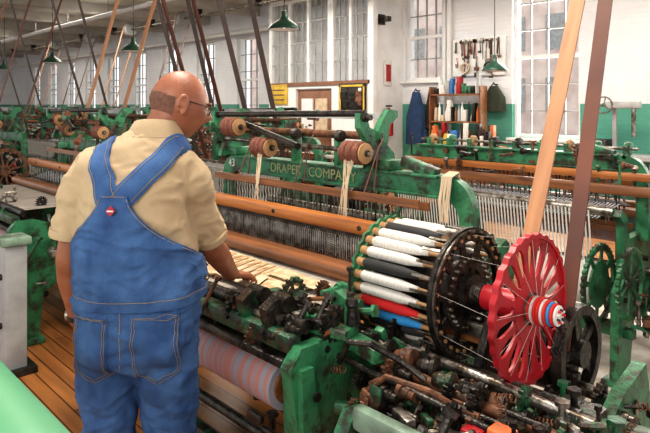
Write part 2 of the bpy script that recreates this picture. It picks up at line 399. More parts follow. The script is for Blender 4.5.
LOOM = empty('power_loom')
m = MB(); loom_frame(m); m.obj('frame_and_warp', LOOM)
m = MB(); battery(m); m.obj('bobbin_magazine', LOOM)
m = MB(); thread_wheel(m); m.obj('red_thread_wheel', LOOM)
m = MB(); right_end(m)
m.box((-.93,1.30,.735), (.60,.045,.07), GREYG, None, .012)
m.box((-.93,1.36,.69), (.66,.12,.02), BLACK, None, .004)
m.prism([(1.26,0),(1.36,0),(1.36,.6),(1.40,.72),(1.3,.74),(1.26,.68)], 'YZ', -1.26, .05, GREEN)
m.prism([(1.28,0),(1.36,0),(1.40,.5),(1.75,.60),(1.75,.66),(1.3,.70)], 'YZ', -.70, .05, GREEND)
m.cyl((-1.62,1.72,.79), (-.70,1.72,.755), .018, STEEL)
m.cyl((-1.55,1.60,.76), (-.66,1.60,.74), .020, RUST)
m.cyl((-1.50,1.47,.79), (-.80,1.47,.76), .012, BLACK)
m.box((-1.20,1.78,.74), (.85,.035,.05), BLACK, None, .006)
m.box((-1.05,1.66,.70), (.8,.05,.05), GREEND, None, .008)
m.box((-.80,1.84,.68), (.14,.12,.11), GREEND, None, .015)
m.box((-.62,1.98,.64), (.3,.05,.05), GREYG, Matrix.Rotation(.1,3,'Z'), .006)
m.box((-.58,1.80,.60), (.40,.05,.04), WHITEP, Matrix.Rotation(.05,3,'Z'), .006)
m.box((-.60,1.68,.56), (.36,.04,.04), WHITEP, Matrix.Rotation(.02,3,'Z'), .006)
m.box((-.84,1.46,.74), (.07,.06,.10), ORANGE, None, .01); m.box((-.92,1.44,.73), (.06,.05,.07), RED, None, .01)
m.prism([(-1.62,.80),(-1.50,.80),(-1.44,.90),(-1.46,.98),(-1.52,1.0),(-1.55,.93),(-1.63,.90)], 'XZ', 1.52, .05, GREEN)
m.box((-1.53,1.46,.88), (.22,.10,.035), GREEN, Matrix.Rotation(.25,3,'Z'), .008)
m.box((-1.38,1.50,.84), (.18,.06,.05), GREEN, Matrix.Rotation(-.2,3,'Z'), .008)
m.lathe((-1.44,1.50,.90), (0,0,1), [(0,.02),(.06,.016),(.07,.024),(.09,.02)], BLACK, 12)
for k in range(7):
    x = -1.42+k*.085
    m.lathe((x,1.60+.015*(k%3),.80-.01*k), (1,.1,.1), [(0,.022),(.025,.030),(.045,.022),(.055,.034),(.07,.034),(.075,.015)], (BLACK,RUST,BLACK,GREEND)[k%4], 14)
m.tube([(-1.42,1.42,.80),(-1.36,1.40,.89),(-1.28,1.42,.90),(-1.22,1.5,.84),(-1.14,1.52,.80)], .011, BLACK)
m.tube([(-1.3,1.40,.74),(-1.2,1.40,.83),(-1.05,1.42,.83),(-.95,1.5,.76)], .009, RUST)
m.obj('drive_end', LOOM)
random.seed(11)
m = MB(); DK = [BLACK, BLACK, BLACK, RUST, GREEND, GREEND, STEEL, GREEN]
greeble(m, (-1.55,1.40,.60), (-1.25,1.80,.86), 60, DK, .8)
greeble(m, (-1.3,1.34,.55), (-.72,1.78,.78), 190, DK, .75)
greeble(m, (-1.1,1.7,.5), (-.6,2.2,.70), 80, DK, .85)
greeble(m, (-3.1,1.28,.82), (-1.55,1.36,.91), 60, [BLACK, GREEND, BLACK, BLACK, RUST, STEEL], .75)
greeble(m, (-1.9,1.36,.3), (-1.5,1.9,.8), 34, [BLACK, GREEND, BLACK])
greeble(m, (-1.84,1.40,.88), (-1.45,1.56,.95), 30, [BLACK, GREEND, GREEN, BLACK, WOODD], .75)
greeble(m, (-1.70,1.58,.88), (-1.58,1.80,.96), 12, [BLACK, GREEN, RUST], .7)
for i,x in enumerate((-2.75,-2.35,-1.80,-1.66)):
    m.prism([(1.30,.87),(1.40,.87),(1.50,.92),(1.48,.95),(1.38,.96),(1.33,.98),(1.28,.95)], 'YZ', x, .045, BLACK if i%2 else GREEND)
    m.lathe((x-.04,1.37,.955), (1,0,0), [(0,.03),(.08,.03)], BLACK, 14)
m.obj('mechanism', LOOM)
m = MB()
spool(m,-2.06,2.1,1.43,3); spool(m,-2.78,2.1,1.42,3); spool(m,-3.05,2.08,1.53,3)
for x,n in ((-2.0,12),(-2.68,8)):
    for i in range(n):
        m.tube([(x-.03+i*.006,2.06,1.40),(x+random.uniform(-.02,.02),2.03,1.25),(x+random.uniform(-.03,.03),2.02,1.12)], .0022, YARNBE, 5)
for i in range(9):
    x = -1.56+i*.006
    m.tube([(x,2.285,1.27),(x-.01,2.27,1.36),(x+.0,2.20,1.345),(x+random.uniform(-.01,.01),2.18,1.25),(x+.01+random.uniform(-.02,.02),2.17,1.15)], .004, YARNBE, 6)
m.obj('yarn_spools', LOOM)
m = MB()
def sheet(mb, pts, mt, n=10, wob=.006):
    a,b,c,d = [V(p) for p in pts]; k = mb.mi(mt); G = []
    for i in range(n+1):
        row = []
        for j in range(n+1):
            u, w = i/n, j/n; p = (a*(1-u)+b*u)*(1-w)+(d*(1-u)+c*u)*w
            p.z += wob*noise.noise(p*9); row.append(mb.bm.verts.new(p))
        G.append(row)
    for i in range(n):
        for j in range(n): mb.face([G[i][j],G[i+1][j],G[i+1][j+1],G[i][j+1]], k)
sheet(m, [(-2.55,1.40,.934),(-1.80,1.44,.934),(-1.74,1.70,.930),(-2.55,1.74,.930)], CLOTHB)
sheet(m, [(-2.2,1.42,.943),(-1.90,1.42,.943),(-1.98,1.56,.940),(-2.2,1.60,.940)], YARNBE)
sheet(m, [(-2.02,1.58,.943),(-1.72,1.58,.943),(-1.74,1.68,.942),(-2.05,1.68,.942)], CLOTHB)
for k in range(8):
    m.box((-2.4+k*.05,1.58,.946), (.008,.20,.003), WOODB, Matrix.Rotation(.3,3,'Z'))
m.obj('woven_cloth', LOOM)
text('lettering', 'DRAPER   COMPANY', (-2.45,2.222,1.29), .075, (math.radians(90),0,0), LETTER, LOOM)
text('loom_number', '43', (-3.2,2.222,1.29), .07, (math.radians(90),0,0), PAPER, LOOM)

random.seed(21)
m = MB(); loom_background(m, True); bl = m.obj('power_loom.001'); me_b = bl.data
m = MB(); loom_background(m, False); bl2 = m.obj('power_loom.002'); me_c = bl2.data
PITCH = 2.95
used = set()
def place(dx, dy, mir, low=False):
    src = bl2 if low else bl
    if src.name in used: o = bpy.data.objects.new('power_loom.003', me_c if low else me_b); COL.objects.link(o)
    else: o = src; used.add(src.name)
    o.location = (dx, dy, 0)
    if mir: o.scale = (1,-1,1)
for k in range(1,8): place(-PITCH*k, 0, False)
for k in range(-1,8): place(-PITCH*k+.12, 6.25, True, low=(k < 1))
for k in range(2,8): place(-PITCH*k-.6, 4.75, False, low=(k < 3))

# ------------------------------------------------------------------ overhead shafts and belts
def belt_loop(name, X, a, b, w, m):
    (y1,z1,r1),(y2,z2,r2) = a,b
    A, B = V((0,y1,z1)), V((0,y2,z2)); d = (B-A).normalized(); n = V((0,-d.z,d.y)); pts = []
    for i in range(9):
        t = math.pi*i/8; pts.append(B+(n*math.cos(t)+d*math.sin(t))*r2)
    for i in range(9):
        t = math.pi*i/8; pts.append(A+(-n*math.cos(t)-d*math.sin(t))*r1)
    mb = MB(); k = mb.mi(m); th = .006; R = []
    N = len(pts)
    for i,p in enumerate(pts):
        t = (pts[(i+1)%N]-pts[i-1]).normalized(); q = V((0,-t.z,t.y))
        R.append([mb.bm.verts.new(p+q*s*th/2+V((X+e*w/2,0,0))) for s,e in ((-1,-1),(1,-1),(1,1),(-1,1))])
    for i in range(N):
        a_,b_ = R[i],R[(i+1)%N]
        for j in range(4): mb.face([a_[j],b_[j],b_[(j+1)%4],a_[(j+1)%4]], k)
    return mb.obj(name)
def belt_strip(name, X, p0, p1, w, m):
    mb = MB(); A, B = V((X,p0[0],p0[1])), V((X,p1[0],p1[1])); d = (B-A).normalized(); n = V((1,0,0)).cross(d)
    mb.box((A+B)/2, (w,.008,(B-A).length), m, Matrix((V((1,0,0)),n*-1,d)).transposed())
    return mb.obj(name)
belt_strip('leather_drive_belt', -1.15, (2.06,.80), (3.40,3.87), .066, BELT_T)
belt_strip('leather_drive_belt', -1.00, (2.15,.74), (3.10,3.90), .058, BELT_B)
sh = MB()
for Y in (3.15, 7.9):
    sh.cyl((-33,Y,3.85), (3.5,Y,3.85), .032, STEEL)
    x = -32
    while x < 3:
        sh.box((x,Y,4.2), (.10,.36,.04), BLACK); sh.prism([(Y-.15,4.2),(Y+.15,4.2),(Y+.06,3.80),(Y-.06,3.80)], 'YZ', x, .05, BLACK)
        sh.lathe((x-.08,Y,3.85), (1,0,0), [(0,.06),(.16,.06)], BLACK, 14)
        x += 2.4
sh.lathe((-1.23,3.15,3.85), (1,0,0), [(0,.24),(.02,.26),(.15,.265),(.28,.26),(.3,.24)], GREYP, 36)
belts = []
for k in range(0,8):
    X0 = -5.75-2.95*k
    belts += [(X0, 2.25, BELT_B if k%2 else BELT_T), (X0-.35, 4.03, BELT_G)]
belts += [(-6.02,4.10,BELT_B), (-4.95,4.03,BELT_G)]
for X,yb,mt in belts:
    belt_loop('leather_drive_belt', X, (yb,.74,.165), (3.15,3.85,.2), .08, mt)
    sh.lathe((X-.09,3.15,3.85), (1,0,0), [(0,.18),(.02,.195),(.16,.195),(.18,.18)], GREYP, 24)
for k in range(4,8):
    X = -PITCH*k-1.72
    belt_loop('leather_drive_belt', X, (6.97,.74,.165), (7.9,3.85,.2), .07, BELT_T if k%2 else BELT_B)
    sh.lathe((X-.09,7.9,3.85), (1,0,0), [(0,.18),(.02,.195),(.16,.195),(.18,.18)], GREYP, 24)
sh.obj('overhead_line_shaft')

# ------------------------------------------------------------------ room shell
def wallmat(name):
    m = mat(name, (.82,.83,.84), .6, 0, (.70,.71,.73), 1.5, .3, .7)
    nt = m.node_tree; b = nt.nodes['Principled BSDF']; ramp = [n for n in nt.nodes if n.type == 'VALTORGB'][0]
    tc = [n for n in nt.nodes if n.type == 'TEX_COORD'][0]
    sx = nt.nodes.new('ShaderNodeSeparateXYZ'); nt.links.new(tc.outputs['Object'], sx.inputs[0])
    gt = nt.nodes.new('ShaderNodeMath'); gt.operation = 'GREATER_THAN'; gt.inputs[1].default_value = 1.68
    nt.links.new(sx.outputs['Z'], gt.inputs[0])
    mx = nt.nodes.new('ShaderNodeMixRGB'); mx.inputs[1].default_value = (.09,.32,.24,1)
    nt.links.new(gt.outputs[0], mx.inputs[0]); nt.links.new(ramp.outputs[0], mx.inputs[2]); nt.links.new(mx.outputs[0], b.inputs['Base Color'])
    cb = nt.nodes.new('ShaderNodeCombineXYZ'); ad = nt.nodes.new('ShaderNodeMath'); ad.operation = 'ADD'
    nt.links.new(sx.outputs['X'], ad.inputs[0]); nt.links.new(sx.outputs['Y'], ad.inputs[1])
    nt.links.new(ad.outputs[0], cb.inputs[0]); nt.links.new(sx.outputs['Z'], cb.inputs[1])
    br = nt.nodes.new('ShaderNodeTexBrick'); br.inputs['Scale'].default_value = 1.0
    br.inputs['Brick Width'].default_value = .22; br.inputs['Row Height'].default_value = .075; br.inputs['Mortar Size'].default_value = .008
    nt.links.new(cb.outputs[0], br.inputs['Vector'])
    bp = nt.nodes.new('ShaderNodeBump'); bp.inputs['Strength'].default_value = .6; bp.inputs['Distance'].default_value = .01; bp.invert = True
    nt.links.new(br.outputs['Fac'], bp.inputs['Height']); nt.links.new(bp.outputs[0], b.inputs['Normal'])
    return m
BRICK = wallmat('painted_brick')
FLOORM = mat('oiled_floorboards', (.52,.21,.06), .33, 0, (.26,.10,.035), 3, .3, .7, .1, 30, (.5,4,1))
nt = FLOORM.node_tree; b = nt.nodes['Principled BSDF']; rp = [n for n in nt.nodes if n.type=='VALTORGB'][0]; tc = [n for n in nt.nodes if n.type=='TEX_COORD'][0]
br = nt.nodes.new('ShaderNodeTexBrick'); br.inputs['Brick Width'].default_value = 2.2; br.inputs['Row Height'].default_value = .09
br.inputs['Mortar Size'].default_value = .004; br.inputs['Scale'].default_value = 1; br.inputs['Color1'].default_value=(1,1,1,1); br.inputs['Color2'].default_value=(.62,.6,.58,1); br.inputs['Mortar'].default_value=(.1,.08,.06,1)
nt.links.new(tc.outputs['Object'], br.inputs['Vector'])
mx = nt.nodes.new('ShaderNodeMixRGB'); mx.blend_type='MULTIPLY'; mx.inputs[0].default_value=1
nt.links.new(rp.outputs[0], mx.inputs[1]); nt.links.new(br.outputs['Color'], mx.inputs[2]); nt.links.new(mx.outputs[0], b.inputs['Base Color'])
FLOORP = mat('pale_floor', (.72,.66,.60), .9, 0, (.5,.40,.32), 5, .35, .6)

XL, XRT, YW, ZC = -33.0, 4.0, 9.7, 4.25
m = MB(); m.box(((XL+XRT)/2,(YW-3.5)/2,-.05), (XRT-XL,YW+3.5,.1), FLOORM); m.obj('floor')
m = MB(); m.box((-.2,3.9,.004), (5.6,2.6,.008), FLOORP); m.obj('pale_floor_slab')  # thin slab, paler than the floorboards, with mottled tone
m = MB(); m.box(((XL+XRT)/2,(YW-1.0)/2,ZC+.05), (XRT-XL,YW+1.0,.1), CEIL); m.obj('ceiling')
m = MB(); x = -32
while x < 4:
    m.box((x,(YW-1)/2,ZC-.12), (.28,YW+1,.24), CEIL, None, .01); x += 2.4
m.obj('trim_1')
m = MB()
m.cyl((-32,5.8,3.7), (3,5.8,3.7), .05, WHITEP); m.cyl((-32,6.3,3.9), (3,6.3,3.9), .035, GREYP)
m.cyl((-32,9.4,3.6), (-11.2,9.4,3.6), .06, WHITEP)
for k in range(14): m.cyl((-30+k*2.4,5.8,3.7), (-30+k*2.4,5.8,ZC), .01, GREYP, seg=6)
m.obj('overhead_pipe')

wins = [(-5.39,-4.19,1.09,3.9), (-2.4,-1.2,1.09,3.9), (.6,1.8,1.09,3.9), (-7.79,-6.88,2.15,3.9)]
x = -13.72
while x > -32: wins.append((x,x+1.0,1.2,3.5)); x -= 2.1
wins.sort()
m = MB(); px = XL
for (a,b_,z0,z1) in wins:
    m.box(((px+a)/2,YW+.15,ZC/2), (a-px,.3,ZC), BRICK)
    m.box(((a+b_)/2,YW+.15,z0/2), (b_-a,.3,z0), BRICK); m.box(((a+b_)/2,YW+.15,(z1+ZC)/2), (b_-a,.3,ZC-z1), BRICK); px = b_
m.box(((px+XRT)/2,YW+.15,ZC/2), (XRT-px,.3,ZC), BRICK)
m.obj('wall_back')
for i,(a,b_,z0,z1) in enumerate(wins):
    m = MB(); y = YW+.12; w, h = b_-a, z1-z0
    for xx in (a+.03,b_-.03): m.box((xx,y,(z0+z1)/2), (.06,.08,h), WHITEP)
    for zz in (z0+.03,z1-.03,z0+h*.5): m.box(((a+b_)/2,y,zz), (w,.07,.06), WHITEP)
    for q in range(1,4): m.box((a+w*q/4,y,(z0+z1)/2), (.022,.04,h), GREYP)
    nz = max(4,int(h/.42))
    for q in range(1,nz): m.box(((a+b_)/2,y,z0+h*q/nz), (w,.04,.022), GREYP)
    m.box(((a+b_)/2,YW-.02,z0-.03), (w+.16,.14,.05), WHITEP, None, .008)
    m.obj('window_%d'%(i+1))
m = MB(); m.box((XL-.1,YW/2-1.7,ZC/2), (.2,YW+3.6,ZC), BRICK); m.obj('wall_left')
MILL = mat('pale_brick_building', (.80,.66,.60), .8, 0, (.62,.48,.44), 1.2, .35, .6)  # pale pinkish brick colour, mottled by noise
m = MB(); m.box((-12,34,4.5), (60,6,9), MILL)
for i in range(26):
    for z in (2.2,5.6): m.box((-40+i*2.3,30.98,z), (1.1,.06,1.9), GREYP)
m.obj('mill_building')
m = MB(); m.box((-10,24,-.3), (90,28,.1), mat('yard_ground',(.5,.5,.45),.9)); m.obj('ground')

E = empty('office_enclosure')
m = MB(); x0,x1,y0 = -11.1,-7.9,8.8
def panel(a,b_,z0,z1,mt=WHITEP,th=.08,y=y0): m.box(((a+b_)/2,y,(z0+z1)/2), (b_-a,th,z1-z0), mt)
panel(x0,x1,3.95,ZC); panel(x0,-10.15,0,2.12); panel(-9.0,x1,0,2.12); panel(-10.15,-9.0,2.02,2.12)
for a,b_ in ((-11.1,-11.0),(-9.12,-8.95),(-7.98,-7.9)): panel(a,b_,2.12,3.95)
for a,b_,n in ((-11.0,-9.12,3),(-8.95,-7.98,2)):
    w = b_-a
    for q in range(1,n): panel(a+w*q/n-.035,a+w*q/n+.035,2.12,3.95,WHITEP,.07)
    for q in range(1,n*3): panel(a+w*q/(n*3)-.009,a+w*q/(n*3)+.009,2.12,3.95,GREYP,.03)
    for q in range(1,4): panel(a,b_,2.12+q*.457-.011,2.12+q*.457+.011,GREYP,.03)
panel(x0,x1,2.08,2.16,BROWNP,.14)
m.box((x1,9.25,ZC/2), (.08,.9,ZC), WHITEP); m.box((x1+.02,y0,ZC/2), (.14,.14,ZC), WHITEP, None, .01)
m.box((x0,9.25,ZC/2), (.08,.9,ZC), WHITEP)
m.obj('partition', E)
m = MB(); m.box((-9.58,8.84,1.0), (1.1,.05,2.0), BROWNP, None, .01)
m.box((-9.8,8.80,1.45), (.36,.03,.7), WHITEP); m.box((-9.35,8.80,1.45), (.36,.03,.7), YARNBE); m.lathe((-9.1,8.78,1.0),(0,-1,0),[(0,.02),(.03,.02),(.05,.03),(.07,.02)],STEEL,12)
m.obj('door_1')
m = MB(); m.box((-8.37,8.73,1.77), (.74,.04,.66), BLACK, None, .008)
random.seed(2)
for z in (2.05,1.49): m.box((-8.37,8.71,z), (.70,.01,.04), YELLOW)
for x in (-8.70,-8.04): m.box((x,8.71,1.77), (.04,.01,.6), YELLOW)
for i in range(9):
    x = -8.62+random.uniform(0,.5); z = 1.58+random.uniform(0,.4); m.box((x,8.705-i*.0012,z), (random.uniform(.08,.18),.002,random.uniform(.08,.16)), random.choice([BROWNP,PAPER,YARNBE,RUST,BLACK]))
m.obj('notice_board')
m = MB(); m.box((-10.72,8.74,1.90), (.62,.02,.46), YELLOW, None, .004)
for q in range(3): m.box((-10.72,8.727,1.78+q*.11), (.44,.004,.03), BROWNP)
m.obj('warning_sign')
m = MB(); m.box((-7.83,9.2,2.3), (.02,.22,.5), PAPER, None, .003); m.box((-7.815,9.2,2.3), (.006,.14,.34), RED)
m.obj('fire_notice')
m = MB(); m.lathe((-7.72,9.1,1.05),(0,0,1),[(0,.07),(.02,.085),(.42,.085),(.48,.05),(.52,.025),(.56,.025)],RED,20); m.box((-7.72,9.1,1.64),(.05,.14,.03),BLACK); m.tube([(-7.72,9.06,1.6),(-7.66,8.98,1.5),(-7.64,9.0,1.2)],.012,BLACK); m.box((-7.83,9.1,1.3),(.04,.1,.3),BLACK)
m.obj('fire_extinguisher')
m = MB(); m.box((-7.78,9.0,3.35), (.2,.05,.05), BLACK); m.box((-7.68,9.0,3.35), (.12,.12,.1), BLACK, None, .01); m.box((-7.82,9.0,3.35), (.04,.16,.2), BLACK)
m.obj('wall_floodlight')
m = MB(); m.cyl((-6.66,9.62,0), (-6.66,9.62,ZC), .045, WHITEP); m.cyl((-6.78,9.64,0), (-6.78,9.64,ZC), .03, WHITEP); m.obj('wall_pipe')

DENIMD = mat('navy_work_cloth', (.03,.07,.16), .9)
OLIVE = mat('olive_canvas',(.05,.06,.04),.9)
def hanging(name, x, y, ztop, w, h, mt):
    mb = MB(); rings = []
    for i in range(12):
        t = i/11; rr = []
        ww = w*(.35+.65*min(1,t*2.2)); 
        for j in range(28):
            a = 2*math.pi*j/28; r = 1+.16*math.sin(a*7+t*2)*t
            rr.append(V((x+math.cos(a)*ww/2*r, y+math.sin(a)*.06*r*(1+.3*t), ztop-h*t)))
        rings.append(rr)
    mb.loft(rings, mt); mb.lathe((x,y,ztop+.03),(0,1,0),[(0,.012),(YW-y,.012)],BLACK,8)
    mb.tube([(x-.05,y,ztop),(x,y-.02,ztop+.06),(x+.05,y,ztop)],.012,mt)
    return mb.obj(name, None, 60)
hanging('work_jacket', -7.42, 9.58, 1.92, .46, 1.05, DENIMD)
hanging('work_apron', -7.05, 9.58, 1.95, .26, .75, BLACK)
hanging('canvas_satchel', -5.68, 9.58, 2.0, .42, .45, OLIVE)
WB = empty('workbench')
m = MB(); m.box((-6.1,9.15,.92), (1.5,.6,.06), WOOD, None, .008)
for xx in (-6.78,-5.42):
    for yy in (8.9,9.4): m.box((xx,yy,.45), (.08,.08,.9), WOODD)
m.box((-6.1,9.15,.35), (1.4,.5,.04), WOODD)
for z in (1.35,1.85): m.box((-6.3,9.35,z),(1.1,.22,.03),WOODD)
m.box((-6.84,9.35,1.45),(.03,.22,1.1),WOODD); m.box((-5.76,9.35,1.45),(.03,.22,1.1),WOODD)
m.obj('bench_frame', WB)
m = MB(); random.seed(5)
cm = [RED, YELLOW, PAPER, mat('blue_tin',(.05,.2,.5),.4), ORANGE, BROWNP, GREYP, BLACK, YARNBE, GREEN, BLACK, WHITEP, RUST]
for z,yy,xe in ((.37,9.15,-5.5),(.95,9.05,-5.5),(1.365,9.35,-5.85),(1.865,9.35,-5.85),(.95,9.25,-5.5)):
    xx = -6.78
    while xx < xe:
        w = random.uniform(.04,.11); h = random.uniform(.1,.40)
        if random.random() < .6: m.box((xx+w/2,yy,z+h/2), (w*.9,.10,h), random.choice(cm), Matrix.Rotation(random.uniform(-.1,.1),3,'Y'), .005)
        else: m.lathe((xx+w/2,yy,z), (0,0,1), [(0,w*.4),(h*.7,w*.4),(h*.8,w*.18),(h,w*.18)], random.choice(cm), 12)
        xx += w+.005
m.obj('tins_and_boxes', WB)
TB = empty('tool_rack')
m = MB(); m.box((-6.05,9.66,2.55), (1.1,.04,.7), WHITEP, None, .005)
for i in range(26):
    x = -6.55+random.uniform(0,1.0); z = random.choice([2.84,2.84,2.55]); L = random.uniform(.12,.40); c = random.choice([BLACK,BLACK,WOODD,RED,STEEL,RUST])
    m.cyl((x,9.62,z), (x+random.uniform(-.03,.03),9.62,z-L), random.uniform(.006,.014), c, seg=8); m.box((x,9.61,z-L*random.choice([0,1])), (random.uniform(.03,.10),.03,random.uniform(.03,.09)), random.choice([BLACK,STEEL,RUST]), None, .004)
for x in (-6.3,-5.8): m.wheel((x,9.60,2.35),(0,1,0),.10,random.choice([BLACK,YARNBE]),.03,.03,0,.01)
m.obj('tools', TB)
m = MB()
m.box((-3.55,9.3,.9),(1.5,.6,.06),GREYP)
for xx in (-4.2,-2.9): m.box((xx,9.3,.45),(.08,.5,.9),GREYP)
m.box((-3.5,9.3,1.3),(.06,.06,.76),GREYP,None,.01); m.box((-3.35,9.2,1.66),(.5,.1,.1),GREYP,None,.02); m.cyl((-3.2,9.2,1.66),(-3.2,9.2,1.2),.03,STEEL); m.box((-3.7,9.25,1.05),(.3,.25,.2),BLACK,None,.02); m.wheel((-3.6,9.15,1.66),(0,1,0),.13,STEEL,.02,.02,3,.03)
m.obj('drill_press_bench')

def lamp(x,y,z,r=.2):
    e = empty('pendant_lamp'); mb = MB()
    prof = [(0,r),(.012,r*1.02),(.03,r*.97),(.07,r*.8),(.11,r*.5),(.14,r*.28),(.17,r*.2),(.24,r*.18),(.25,.01)]
    mb.lathe((x,y,z),(0,0,1),prof,LAMPG,32,caps=False)
    mb.lathe((x,y,z+.004),(0,0,1),[(0,r*.96),(.05,r*.8),(.1,r*.4),(.11,.01)],WHITEP,32,caps=False)
    mb.cyl((x,y,z+.24),(x,y,ZC-.02),.008,BLACK,seg=8)
    mb.obj('shade_and_stem', e)
    mb = MB(); mb.lathe((x,y,z+.02),(0,0,1),[(0,.005),(.01,.02),(.04,.03),(.07,.02),(.1,.015)],BULB,16); mb.obj('bulb', e)
for x in (-5.9,-10.1,-14.1,-17.7,-21.7,-25.5): lamp(x,4.9,2.62)
lamp(-4.85,8.2,2.18,.19)

R = empty('green_machine_rail')
m = MB(); m.tube([(-6,.30,1.075),(-.55,.30,1.075),(-.50,.30,1.06),(-.47,.30,1.02),(-.47,.30,.9)], .09, GREENL, 24, )
for x in (-5.5,-.47): m.prism([(.2,0),(.4,0),(.36,1.0),(.24,1.0)],'YZ',x,.08,GREENL)
m.obj('rail', R)

m = MB(); m.box((-4.05,1.17,.40),(.15,.13,.80),GREYP,None,.015); m.box((-4.05,1.17,.82),(.19,.17,.05),GREYG,None,.01); m.box((-4.05,1.17,.02),(.24,.22,.04),BLACK)
for z in (.3,.6): m.lathe((-4.05,1.11,z),(0,-1,0),[(0,.02),(.02,.02)],BLACK,10)
m.obj('electrical_post')

# ------------------------------------------------------------------ man
SKIN = mat('skin', (.34,.135,.075), .45, 0, (.25,.09,.048), 14, .35, .65, .15, 120)
SHIRT = mat('khaki_cotton', (.50,.375,.235), .9, 0, (.41,.30,.18), 5, .3, .7, .15, 200)
DENIM = mat('blue_denim', (.062,.145,.32), .85, 0, (.020,.062,.18), 13, .30, .68, .4, 260, (1,1,.6))
STITCH = mat('gold_stitching', (.36,.27,.16), .8)
HAIR = mat('grey_stubble', (.20,.095,.062), .9, 0, (.13,.065,.045), 80)
BRASS = mat('brass', (.6,.45,.2), .3, 1)
BOOT = mat('boot_leather', (.07,.035,.02), .5)
MAN = empty('man', (-1.847,.903,0), math.radians(46.4))

def ell(z, rx, ry, cx, cy, p=2.3, n=40, tilt=0):
    out = []
    for j in range(n):
        a = 2*math.pi*j/n; c, s = math.cos(a), math.sin(a)
        out.append(V((cx+rx*math.copysign(abs(c)**(2/p),c), cy+ry*math.copysign(abs(s)**(2/p),s), z)))
    return out
TOR = [(.93,.182,.145,.015,0),(1.0,.19,.155,.015,.005),(1.08,.193,.165,.015,.01),(1.16,.187,.16,.013,.01),(1.25,.176,.15,.01,0),(1.34,.172,.14,.008,-.01),(1.41,.175,.13,.008,-.01),(1.46,.170,.118,.012,-.005),(1.50,.150,.105,.020,.005),(1.535,.12,.09,.038,.018),(1.56,.092,.078,.052,.028),(1.58,.072,.07,.06,.035)]
def tint(z):
    for i in range(len(TOR)-1):
        if TOR[i][0] <= z <= TOR[i+1][0]:
            t = (z-TOR[i][0])/(TOR[i+1][0]-TOR[i][0]); return [TOR[i][k]*(1-t)+TOR[i+1][k]*t for k in range(5)]
    return list(TOR[0] if z < TOR[0][0] else TOR[-1])
def torso_mb(mt, off=0):
    mb = MB(); mb.loft([ell(z,rx+off,ry+off,cx,cy) for z,rx,ry,cx,cy in TOR], mt); return mb
LS, RS = V((-.160,-.01,1.44)), V((.168,.0,1.44))
LE, LW = V((-.205,-.02,1.165)), V((-.205,.05,.935))
RE, RW = V((.208,.16,1.17)), V((.255,.385,1.0))
mb = torso_mb(SHIRT)
mb.tube([V((-.09,0,1.47)),V((-.140,-.005,1.452)),LS+V((-.012,0,-.03)),LS.lerp(LE,.5)+V((-.006,0,0)),LE+V((.002,0,.080))], [.06,.070,.068,.063,.064], SHIRT, 20)
mb.tube([V((.09,0,1.47)),V((.145,.0,1.452)),RS+V((.008,.012,-.03)),RS.lerp(RE,.5)+V((.0,0,0)),RE+V((.0,-.012,.035))], [.06,.070,.070,.065,.067], SHIRT, 20)
shirt = mb.obj('shirt', MAN); remeshed(shirt, .0075, 9)
def fold(p, st, sc):
    q = V((p.x*st[0],p.y*st[1],p.z*st[2]))*sc
    q += V((noise.noise(q*.6),noise.noise(q*.6+V((9,2,1))),noise.noise(q*.6+V((4,4,8)))))*1.2
    return 1-2.2*abs(noise.noise(q))
def wrinkle(o, amp, sc, st=(1,1,1), amp2=0):
    me = o.data; ns = [v.normal.copy() for v in me.vertices]
    for v,n in zip(me.vertices, ns):
        p = V((v.co.x*st[0],v.co.y*st[1],v.co.z*st[2]))*sc
        v.co += n*(amp*noise.noise(p)+amp2*(fold(v.co,st,sc*.8)-.45)+amp2*.6*(fold(v.co+V((5,5,5)),st,sc*1.9)-.45))
    me.update()
wrinkle(shirt, .006, 9, (1,1,1.4), .008)
PEL = [(.84,.165,.14,.012,0),(.88,.18,.158,.012,-.012),(.93,.190,.166,.013,-.008),(1.0,.195,.168,.015,.003),(1.08,.201,.174,.015,.008),(1.13,.198,.171,.014,.009)]
mb = MB(); mb.loft([ell(z,rx,ry,cx,cy,2.4) for z,rx,ry,cx,cy in PEL], DENIM)
for sx in (-1,1):
    cx = .012+sx*.098
    mb.tube([V((cx*.92,-.02,.93)),V((cx*.98,-.02,.83)),V((cx,.002,.68)),V((cx+sx*.005,.012,.48)),V((cx+sx*.008,-.005,.26)),V((cx+sx*.01,-.01,.08))], [.098,.100,.090,.085,.08,.083], DENIM, 24)
ov = mb.obj('overalls', MAN); remeshed(ov, .0075, 7); wrinkle(ov, .009, 7, (1,1,1.8), .011)
torso_only = torso_mb(SHIRT, .0).obj('tmp')
def surf(th, z, off):
    t = tint(z); c = V((t[3],t[4],z)); d = V((math.sin(th),-math.cos(th),0))
    p = 2.3; rx,ry = t[1],t[2]
    rr = (abs(d.x/rx)**p+abs(d.y/ry)**p)**(-1/p)
    q = c+d*rr
    base = q.copy(); w = .008*(fold(base,(1,1,1.8),6)-.3)+noise.noise(V((th*1.3,z*7,0)))*.005+.005*(fold(base+V((7,1,3)),(1,1,1.5),13)-.3)
    return q+d*(off+max(w,-.006)+.006)
